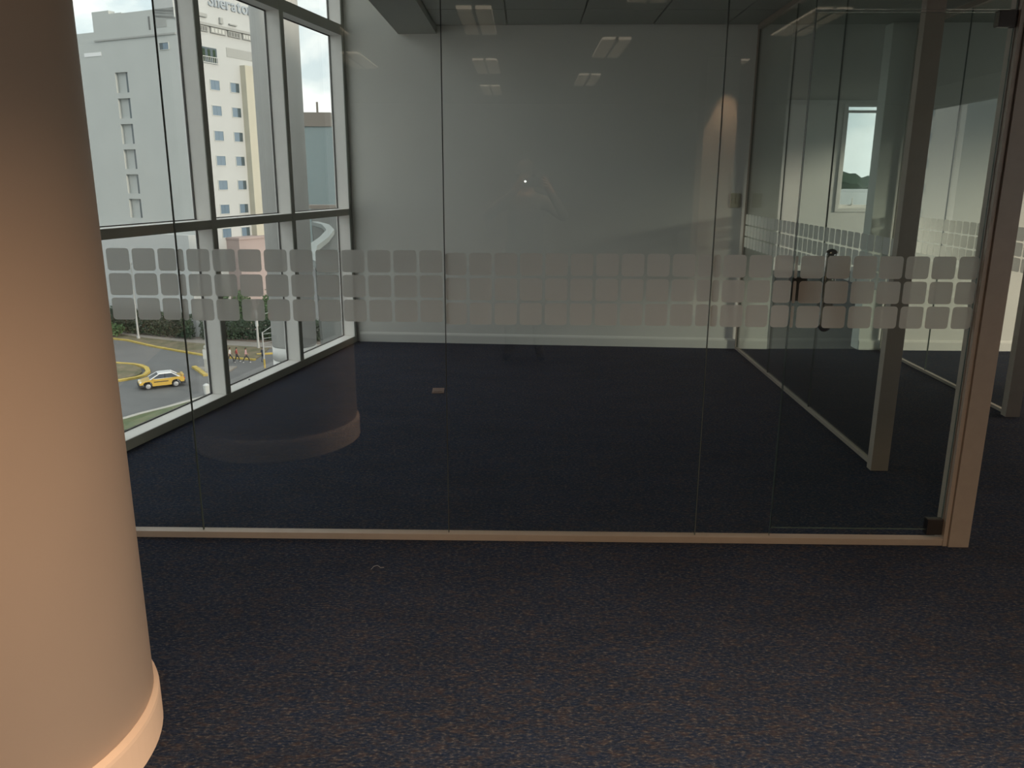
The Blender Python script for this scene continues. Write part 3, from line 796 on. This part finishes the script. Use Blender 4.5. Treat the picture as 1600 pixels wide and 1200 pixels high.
# ---- hedges, shrubs and trees: leaf clusters on stems
def foliage(n, sx, sy, sz, leaf, seed, shape='ball'):
    rng = random.Random(seed)
    vs, fs = [], []
    blobs = [(rng.uniform(-.55, .55)*sx, rng.uniform(-.55, .55)*sy, rng.uniform(.35, .8)*sz, rng.uniform(.35, .6)) for _ in range(7)]
    for _ in range(n):
        if shape == 'ball':
            bx, by, bz, br = rng.choice(blobs)
            d = Vector((rng.gauss(0, 1), rng.gauss(0, 1), rng.gauss(0, 1))).normalized() * (rng.random()**.4)
            p = Vector((bx + d.x*sx*br, by + d.y*sy*br, bz + d.z*sz*br*.8))
        else:
            p = Vector((rng.uniform(-sx, sx), rng.uniform(-sy, sy), rng.uniform(0.05, 1)*sz + rng.gauss(0, .06)))
        u = Vector((rng.gauss(0, 1), rng.gauss(0, 1), rng.gauss(0, 1))).normalized()
        v = u.orthogonal().normalized()
        s = leaf*rng.uniform(.6, 1.3)
        k = len(vs)
        vs += [p - u*s, p + v*s*.6, p + u*s, p - v*s*.6]
        fs.append((k, k+1, k+2, k+3))
    me = bpy.data.meshes.new('foliage')
    me.from_pydata([tuple(q) for q in vs], [], fs)
    return me
def hedge_run(a, b, dep, h, mat, label, seed):
    a, b = Vector((*a, 0)), Vector((*b, 0))
    d = b - a
    e = empty('hedge', ((a.x+b.x)/2, (a.y+b.y)/2, GZ + 0.2), math.atan2(d.y, d.x)); sig(e, label, 'hedge')
    f = link('foliage', foliage(int(d.length*330), d.length/2, dep/2, h, 0.17, seed, 'box'), MAT[mat], e); f['kind'] = 'stuff'
    bm = bmesh.new()
    for i in range(int(d.length)): abox(bm, -d.length/2 + i + .3, -d.length/2 + i + .42, -.06, .06, 0.15, h*.6)
    bm_obj('stems', bm, MAT['bark'], e)['kind'] = 'stuff'
hedge_run((-64.4, 107.9), (-41.6, 98.8), 1.2, 3.1, 'leaf_dark', 'long dark clipped hedge before the hotel wing, left of the tall mullion', 1)
hedge_run((-40.6, 99.0), (-24, 98.0), 1.2, 2.6, 'leaf_dark', 'dark clipped hedge behind the two pedestrians', 2)
def bush(name, x, y, sx, sz, mat, label, seed, trunk=True, z=GZ + 0.2, n=900):
    e = empty(name, (x, y, z)); sig(e, label, 'tree' if trunk else 'shrub')
    f = link('foliage', foliage(n, sx, sx, sz, 0.2, seed), MAT[mat], e); f['kind'] = 'stuff'
    bm = bmesh.new()
    tube(bm, (0, 0, 0.1), (0.1, 0, sz*.55), 0.13, 8, 0.07)
    bm_obj('trunk', bm, MAT['bark'], e)
bush('tree', -38.8, 101.7, 1.3, 6.0, 'leaf', 'light green tree behind the dark hedge beside the mullion', 3, n=1600)
bush('tree', -35.9, 101.6, 1.2, 5.2, 'leaf', 'low green tree between the mullion and the white sign pole', 4, n=1200)
bush('tree', -33.0, 101.6, 1.2, 5.2, 'leaf', 'green tree right behind the white sign pole', 5, n=1200)
bush('shrub', -52.0, 100.9, 1.3, 1.6, 'leaf', 'small shrub at the left end of the verge by the column', 8, False, GZ + 0.12, 500)

# ---- poles
def lathe_obj(name, prof, mat, parent, seg=12):
    bm = bmesh.new(); lathe(bm, prof, seg); return bm_obj(name, bm, mat, parent)
lp = empty('lamp_pole', (-48.8, 99.4, GZ + 0.12)); sig(lp, 'plain grey lamp pole rising from the verge near the column', 'lamp pole')
lathe_obj('base', [(0.22, 0), (0.22, 0.25), (0.13, 0.3)], MAT['steel'], lp)
lathe_obj('pole', [(0.13, 0.1), (0.09, 9.5)], MAT['steel'], lp)
bm = bmesh.new(); tube(bm, (0, 0, 9.3), (1.6, -.4, 9.8), 0.05); bm_obj('arm', bm, MAT['steel'], lp)
bm = bmesh.new(); abox(bm, 1.4, 2.2, -.6, -.3, 9.72, 9.88); bm_obj('lamp_head', bm, MAT['steel'], lp)
spo = empty('sign_pole', (-31.8, 94.0, GZ + 0.12)); sig(spo, 'white-topped street pole with a cable to a red sign', 'street pole')
lathe_obj('pole', [(0.16, 0), (0.12, 2.6)], MAT['steel'], spo)
lathe_obj('white_cap', [(0.17, 2.6), (0.16, 4.6)], MAT['hotel_light'], spo)
MAT['red'] = principled('red_sign', (0.40, 0.06, 0.05), 0.6)
bm = bmesh.new(); tube(bm, (0, 0, 3.95), (1.7, -.2, 4.3), 0.03); bm_obj('cable', bm, MAT['hotel_light'], spo)
box('red_sign', 1.5, 2.2, -.25, -.15, 3.55, 4.3, MAT['red'], spo)
tp_ = empty('street_post', (-27.9, 84.0, GZ)); sig(tp_, 'thin grey street post with yellow foot and cross wires', 'street post')
lathe_obj('post', [(0.09, 1.0), (0.075, 3.9)], MAT['steel'], tp_)
lathe_obj('yellow_foot', [(0.10, 0), (0.10, 1.0)], MAT['kerb'], tp_)
bm = bmesh.new(); tube(bm, (0, 0, 3.85), (1.5, .3, 4.9), 0.04); bm_obj('brace', bm, MAT['steel'], tp_)
for k in range(4):
    bm = bmesh.new(); tube(bm, (0.02, 0, 3.7 - .48*k), (2.2, .3, 4.0 - .48*k), 0.025, 6); bm_obj('wire', bm, MAT['hotel_light'], tp_)
gp = empty('roadside_post', (-33.3, 81.9, GZ)); sig(gp, 'grey roadside control post with pale upper box on the median tip', 'roadside post')
box('lower_box', -.2, .2, -.2, .2, 0.1, 1.45, MAT['hotel_mid'], gp, 0.03)
box('upper_box', -.24, .24, -.24, .24, 1.45, 2.45, MAT['hotel_light'], gp, 0.03)
lathe_obj('cap', [(0.14, 2.45), (0.20, 2.6), (0.18, 2.8), (0.05, 2.9)], MAT['hotel_mid'], gp)
wb = empty('litter_bin', (-29.8, 72.7, GZ)); sig(wb, 'small white bin at the road edge just above the window sill', 'litter bin')
lathe_obj('bin_body', [(0.24, 0.13), (0.30, 0.9)], MAT['hotel_light'], wb)
lathe_obj('bin_lid', [(0.31, 0.9), (0.31, 0.97), (0.12, 1.12)], MAT['hotel_light'], wb)

# ---- taxi
MAT['taxi'] = principled('taxi_yellow', (0.52, 0.345, 0.065), 0.3, coat=0.5)
MAT['taxi_black'] = principled('taxi_black', (0.02, 0.022, 0.025), 0.5)
MAT['taxi_glass'] = principled('taxi_glass', (0.03, 0.035, 0.045), 0.08, spec=0.8)
MAT['rim'] = principled('wheel_rim', (0.42, 0.43, 0.44), 0.35, metal=0.5)
MAT['lens'] = principled('lamp_glass', (0.7, 0.7, 0.66), 0.15)
MAT['tail'] = principled('tail_red', (0.45, 0.05, 0.04), 0.3)
tx = empty('taxi', (-35.45, 75.80, GZ), math.atan2(-0.51, -0.86)); sig(tx, 'yellow taxi car with white roof and dark bumpers on the road', 'car')
def loft(bm, prof, ys):
    """side profile [(x,z)] repeated at y stations (y, shrink towards the centre, lift)"""
    rows = []
    for y, s, dz in ys:
        rows.append([bm.verts.new((x*s, y, z + dz)) for x, z in prof])
    n = len(prof)
    for a, b in zip(rows, rows[1:]):
        for i in range(n): bm.faces.new((a[i], a[(i+1) % n], b[(i+1) % n], b[i]))
    bm.faces.new(rows[0][::-1]); bm.faces.new(rows[-1])
bp_ = [(-2.02, .50), (-2.06, .72), (-1.98, .93), (-1.75, 1.0), (-1.2, 1.0), (0.95, .94), (1.35, .88), (1.80, .76), (2.02, .64), (2.06, .50), (1.75, .50), (1.68, .66), (1.52, .76), (1.27, .78), (1.03, .72), (.93, .56), (.90, .30), (-.83, .30), (-.87, .56), (-.98, .72), (-1.22, .78), (-1.47, .76), (-1.62, .66), (-1.70, .50)]
bm = bmesh.new(); loft(bm, bp_, [(-.85, .985, 0), (-.80, 1, .01), (.80, 1, .01), (.85, .985, 0)]); bm_obj('body', bm, MAT['taxi'], tx)
def cabin(bm, b0, b1, t0, t1, zb, zt, yb, yt):
    q = [(b0, -yb, zb), (b1, -yb, zb), (b1, yb, zb), (b0, yb, zb), (t0, -yt, zt), (t1, -yt, zt), (t1, yt, zt), (t0, yt, zt)]
    v = [bm.verts.new(p) for p in q]
    for f in ((0,3,2,1),(4,5,6,7),(0,1,5,4),(1,2,6,5),(2,3,7,6),(3,0,4,7)): bm.faces.new([v[i] for i in f])
bm = bmesh.new(); cabin(bm, -1.62, 1.05, -.95, .22, .95, 1.40, .79, .62); bm_obj('cabin_glass', bm, MAT['taxi_glass'], tx)
bm = bmesh.new(); cabin(bm, -1.02, .30, -.85, .12, 1.385, 1.47, .64, .55); bm_obj('roof', bm, MAT['taxi_white'], tx)
for s in (-1, 1):
    for nm, p_, q_, r_ in (('windscreen_pillar', (1.07, s*.79, .95), (.22, s*.63, 1.40), .045), ('rear_pillar', (-1.62, s*.79, .97), (-.95, s*.63, 1.40), .055), ('window_trim', (1.0, s*.80, .965), (-1.55, s*.80, .985), .025), ('roof_rail', (.22, s*.635, 1.40), (-.95, s*.635, 1.40), .03)):
        bm = bmesh.new(); tube(bm, p_, q_, r_, 6); bm_obj(nm, bm, MAT['taxi_white'], tx)
    bm = bmesh.new(); tube(bm, (-.25, s*.79, .96), (-.32, s*.63, 1.40), .035, 6); bm_obj('door_pillar', bm, MAT['taxi_black'], tx)
    bm = bmesh.new(); abox(bm, -.55, .75, s*.858 - .004, s*.858 + .004, .66, .74); bm_obj('side_stripe', bm, MAT['taxi_black'], tx)
    bm = bmesh.new(); abox(bm, .68, .86, s*.93 - .07, s*.93 + .07, .93, 1.05); bm_obj('mirror', bm, MAT['taxi'], tx)
    bm = bmesh.new(); abox(bm, 1.74, 2.0, s*.66 - .14, s*.66 + .14, .66, .76); bm_obj('headlight', bm, MAT['lens'], tx)
    bm = bmesh.new(); abox(bm, -2.08, -1.92, s*.68 - .13, s*.68 + .13, .74, .90); bm_obj('tail_light', bm, MAT['tail'], tx)
    for x in (1.28, -1.22):
        bm = bmesh.new()
        lathe(bm, [(0.20, -.09), (0.30, -.09), (0.315, -.06), (0.315, .06), (0.30, .09), (0.20, .09)], 24)
        wv = bm_obj('wheel', bm, MAT['taxi_black'], tx, (x, s*.74, .315)); wv.rotation_euler = (PI/2, 0, 0)
        bm = bmesh.new(); lathe(bm, [(0.03, -.115), (0.19, -.10), (0.215, -.095), (0.215, .095), (0.19, .10), (0.03, .115)], 16)
        bm_obj('hubcap', bm, MAT['rim'], wv)
box('front_bumper', 1.72, 2.12, -.84, .84, .28, .56, MAT['taxi_black'], tx, 0.05)
box('rear_bumper', -2.14, -1.70, -.84, .84, .30, .56, MAT['taxi_black'], tx, 0.05)
box('spoiler', -2.05, -1.82, -.70, .70, 1.09, 1.14, MAT['taxi'], tx, 0.015)
for s in (-1, 1): box('spoiler_foot', -1.98, -1.88, s*.6 - .03, s*.6 + .03, 0.97, 1.09, MAT['taxi'], tx)

# ================================================================== people (one continuous skinned body each)
def cloth(name, col, rough=0.85):
    return principled(name, col, rough, noise=0.1, nscale=12)
SKIN = principled('skin', (0.36, 0.21, 0.15), 0.55)
HAIR = principled('hair', (0.02, 0.015, 0.012), 0.7)
def skinned(joints, edges, root):
    """joints: name -> (pos, radius, material key); returns an evaluated mesh with polygons tagged by nearest joint chain"""
    names = list(joints)
    me = bpy.data.meshes.new('person')
    me.from_pydata([joints[n][0] for n in names], [(names.index(a), names.index(b)) for a, b in edges], [])
    o = bpy.data.objects.new('tmp_person', me)
    C.objects.link(o)
    md = o.modifiers.new('skin', 'SKIN'); md.use_smooth_shade = True
    for i, n in enumerate(names):
        sv = me.skin_vertices[0].data[i]
        r = joints[n][1]
        sv.radius = r if isinstance(r, tuple) else (r, r)
        sv.use_root = (n == root)
    ms = o.modifiers.new('sub', 'SUBSURF'); ms.levels = 2; ms.render_levels = 2
    dg = bpy.context.evaluated_depsgraph_get()
    dg.update()
    out = bpy.data.meshes.new_from_object(o.evaluated_get(dg))
    bpy.data.objects.remove(o)
    out.materials.clear()
    return out, names
def person(name, loc, rz, joints, edges, mats, label, group=None, scale=1.0, hair=True):
    me, names = skinned(joints, edges, 'pelvis')
    keys = list(mats)
    for k in keys: me.materials.append(mats[k])
    segs_ = []
    for a, b in edges:
        segs_.append((Vector(joints[a][0]), Vector(joints[b][0]), keys.index(joints[b][2])))
    for p in me.polygons:
        c = Vector(p.center); best = 9e9
        for a, b, k in segs_:
            d = b - a
            t = max(0, min(1, (c - a).dot(d)/max(d.length_squared, 1e-9)))
            q = (c - (a + d*t)).length
            if q < best: best, p.material_index = q, k
        p.use_smooth = True
    o = link(name, me, None, None, loc); o.rotation_euler.z = rz; o.scale = (scale,)*3
    sig(o, label, 'person', group)
    if hair:
        hp = Vector(joints['crown'][0]); hn = Vector(joints['head'][0])
        bm = bmesh.new()
        bmesh.ops.create_uvsphere(bm, u_segments=16, v_segments=10, radius=1.0)
        for v in list(bm.verts):
            if v.co.z < -0.05 and v.co.y > -0.1: bm.verts.remove(v)
        for v in bm.verts:
            v.co = Vector((v.co.x*0.088, v.co.y*0.104 - 0.012, v.co.z*0.118)) + hn + Vector((0, 0, 0.022))
        bm_obj('hair', bm, HAIR, o, smooth=True)
    return o
# local frame: facing +y, x right, z up, 1.70 m tall
def walker(swing, arm, shirt='shirt', trouser='trousers'):
    s = swing
    J = {'pelvis': ((0, 0, .93), (.15, .11), trouser), 'belly': ((0, .01, 1.08), (.14, .10), shirt), 'chest': ((0, .01, 1.27), (.17, .115), shirt), 'collar': ((0, 0, 1.40), (.10, .08), shirt),
         'neck': ((0, .01, 1.47), .052, 'skin'), 'head': ((0, .03, 1.585), (.075, .092), 'skin'), 'crown': ((0, .02, 1.66), (.055, .065), 'skin')}
    E_ = [('pelvis', 'belly'), ('belly', 'chest'), ('chest', 'collar'), ('collar', 'neck'), ('neck', 'head'), ('head', 'crown')]
    for sd, n in ((-1, 'l'), (1, 'r')):
        f = s*sd
        J['hip'+n] = ((sd*.09, 0, .86), .09, trouser)
        J['knee'+n] = ((sd*.10, f*.24 + .05, .48), .062, trouser)
        J['ankle'+n] = ((sd*.10, f*.36 - .05, .09), .042, trouser)
        J['toe'+n] = ((sd*.115, f*.36 + .13, .035), .035, 'shoe')
        J['shoulder'+n] = ((sd*.185, 0, 1.37), .062, shirt)
        J['elbow'+n] = ((sd*.25, -f*.12*arm - .02, 1.10), .045, shirt)
        J['wrist'+n] = ((sd*.26, -f*.22*arm + .10, .87), .030, 'skin')
        J['hand'+n] = ((sd*.25, -f*.25*arm + .13, .79), .030, 'skin')
        E_ += [('pelvis', 'hip'+n), ('hip'+n, 'knee'+n), ('knee'+n, 'ankle'+n), ('ankle'+n, 'toe'+n), ('collar', 'shoulder'+n), ('shoulder'+n, 'elbow'+n), ('elbow'+n, 'wrist'+n), ('wrist'+n, 'hand'+n)]
    return J, E_
def mats(shirt, trousers, shoe):
    return {'skin': SKIN, 'shirt': cloth('shirt', shirt), 'trousers': cloth('trousers', trousers), 'shoe': cloth('shoes', shoe)}
HEAD_R = -PI/2 + 0.45          # walking to the right of the picture
J, E_ = walker(1.0, 1.0)
person('person', (-32.5, 86.5, GZ), HEAD_R, J, E_, mats((0.60, 0.58, 0.58), (0.05, 0.05, 0.06), (0.1, 0.1, 0.1)), 'pedestrian in a white top and dark trousers crossing the road', 'pedestrians crossing')
J, E_ = walker(-0.8, 1.0)
person('person', (-31.8, 86.6, GZ), HEAD_R, J, E_, mats((0.38, 0.08, 0.07), (0.03, 0.03, 0.04), (0.55, 0.55, 0.55)), 'pedestrian in red walking between the two pale-topped pedestrians', 'pedestrians crossing')
J, E_ = walker(1.0, 0.9)
person('person', (-30.7, 86.4, GZ), HEAD_R, J, E_, mats((0.48, 0.30, 0.31), (0.04, 0.04, 0.05), (0.6, 0.6, 0.6)), 'pedestrian in a pink top and pale shoes ahead of the others', 'pedestrians crossing')
J, E_ = walker(0.25, 0.4)
person('person', (-29.0, 86.9, GZ), -0.6, J, E_, mats((0.05, 0.06, 0.08), (0.04, 0.05, 0.07), (0.02, 0.02, 0.02)), 'dark-clothed person standing beside the thin street post')

# the photographer, seen only as a faint reflection in the front glass
J = {'pelvis': ((0, -.40, .90), (.155, .12), 'trousers'), 'belly': ((0, -.40, 1.05), (.15, .115), 'shirt'), 'chest': ((0, -.39, 1.22), (.175, .12), 'shirt'), 'collar': ((0, -.38, 1.34), (.10, .08), 'shirt'),
     'neck': ((0, -.37, 1.41), .055, 'skin'), 'head': ((0, -.345, 1.52), (.075, .092), 'skin'), 'crown': ((0, -.35, 1.60), (.056, .066), 'skin'), 'nose': ((0, -.245, 1.505), .016, 'skin')}
E_ = [('pelvis', 'belly'), ('belly', 'chest'), ('chest', 'collar'), ('collar', 'neck'), ('neck', 'head'), ('head', 'crown'), ('head', 'nose')]
for sd, n in ((-1, 'l'), (1, 'r')):
    J['hip'+n] = ((sd*.09, -.40, .83), .095, 'trousers'); J['knee'+n] = ((sd*.115, -.38, .47), .064, 'trousers')
    J['ankle'+n] = ((sd*.125, -.42, .09), .044, 'trousers'); J['toe'+n] = ((sd*.15, -.24, .037), .036, 'shoe')
    J['shoulder'+n] = ((sd*.185, -.37, 1.31), .064, 'shirt'); J['elbow'+n] = ((sd*.325, -.20, 1.20), .046, 'shirt')
    hx = .055 + sd*.105
    J['wrist'+n] = ((hx + sd*.035, -.085, 1.405), .030, 'shirt'); J['palm'+n] = ((hx + sd*.012, -.062, 1.455), (.034, .022), 'skin')
    E_ += [('pelvis', 'hip'+n), ('hip'+n, 'knee'+n), ('knee'+n, 'ankle'+n), ('ankle'+n, 'toe'+n), ('collar', 'shoulder'+n), ('shoulder'+n, 'elbow'+n), ('elbow'+n, 'wrist'+n), ('wrist'+n, 'palm'+n)]
    for k, (dx, z1, ln) in enumerate(((-.006, 1.512, .030), (.0, 1.492, .036), (.006, 1.471, .034), (.012, 1.452, .028))):
        J['kn%s%d' % (n, k)] = ((hx - sd*.002 + sd*dx, -.042, z1), .0095, 'skin')
        J['ft%s%d' % (n, k)] = ((hx - sd*ln, -.016 - .004, z1 + .004), .008, 'skin')
        E_ += [('palm'+n, 'kn%s%d' % (n, k)), ('kn%s%d' % (n, k), 'ft%s%d' % (n, k))]
    J['th'+n] = ((hx - sd*.012, -.070, 1.440), .011, 'skin'); J['tt'+n] = ((hx - sd*.045, -.052, 1.445), .009, 'skin')
    E_ += [('palm'+n, 'th'+n), ('th'+n, 'tt'+n)]
person('person', (0, 0, 0), 0, J, E_, mats((0.10, 0.10, 0.10), (0.04, 0.045, 0.06), (0.02, 0.02, 0.02)), 'person photographing with a phone, faintly reflected in the front glass')
ph = empty('phone', (0.055, -0.030, 1.478)); sig(ph, 'phone held sideways by the photographer, its small lamp glinting in the glass', 'phone')
box('phone_body', -0.078, 0.078, -0.004, 0.004, -0.037, 0.037, MAT['black'], ph, 0.003)
for x in (-0.055, -0.040):
    bm = bmesh.new(); tube(bm, (x, 0.004, 0.022), (x, 0.0055, 0.022), 0.006, 16); bm_obj('lens', bm, MAT['taxi_glass'], ph)
bm = bmesh.new(); tube(bm, (-0.056, 0.004, 0.008), (-0.056, 0.0052, 0.008), 0.0055, 12)
bm_obj('phone_lamp', bm, emis('phone_lamp', (1, 0.97, 0.92), 120.0), ph)

# ---- seen through the far window: a long hall roof and a tree line
fh = empty('hall_building', (75, 200, GZ)); sig(fh, 'long low hall with a grey roof seen through the far window', 'building')
box('hall_wall', -60, 60, -95, 95, 0, 15.2, MAT['hotel_mid'], fh)
box('hall_roof', -61, 61, -96, 96, 15.2, 15.9, MAT['kerb_grey'], fh)
box('roof_kerb', -61, 61, 92, 96, 15.9, 17.0, MAT['hotel_light'], fh)
tl_ = empty('tree_line', (130, 330, GZ)); sig(tl_, 'distant dark tree line on the horizon through the far window', 'trees')
bm = bmesh.new(); rng = random.Random(3)
cr = [20.5 + 2.0*math.sin(i*.35) + rng.uniform(-1.2, 1.2) for i in range(121)]
rows = [[bm.verts.new((-150 + 2.5*i, y, 0 if q == 0 else cr[i] - dz)) for i in range(121)] for y, q, dz in ((-3, 0, 0), (-2.5, 1, 4), (0, 1, 0), (2.5, 1, 4), (3, 0, 0))]
for a_, b_ in zip(rows, rows[1:]):
    for i in range(120): bm.faces.new((a_[i], a_[i+1], b_[i+1], b_[i]))
bm_obj('crowns', bm, MAT['leaf_dark'], tl_)
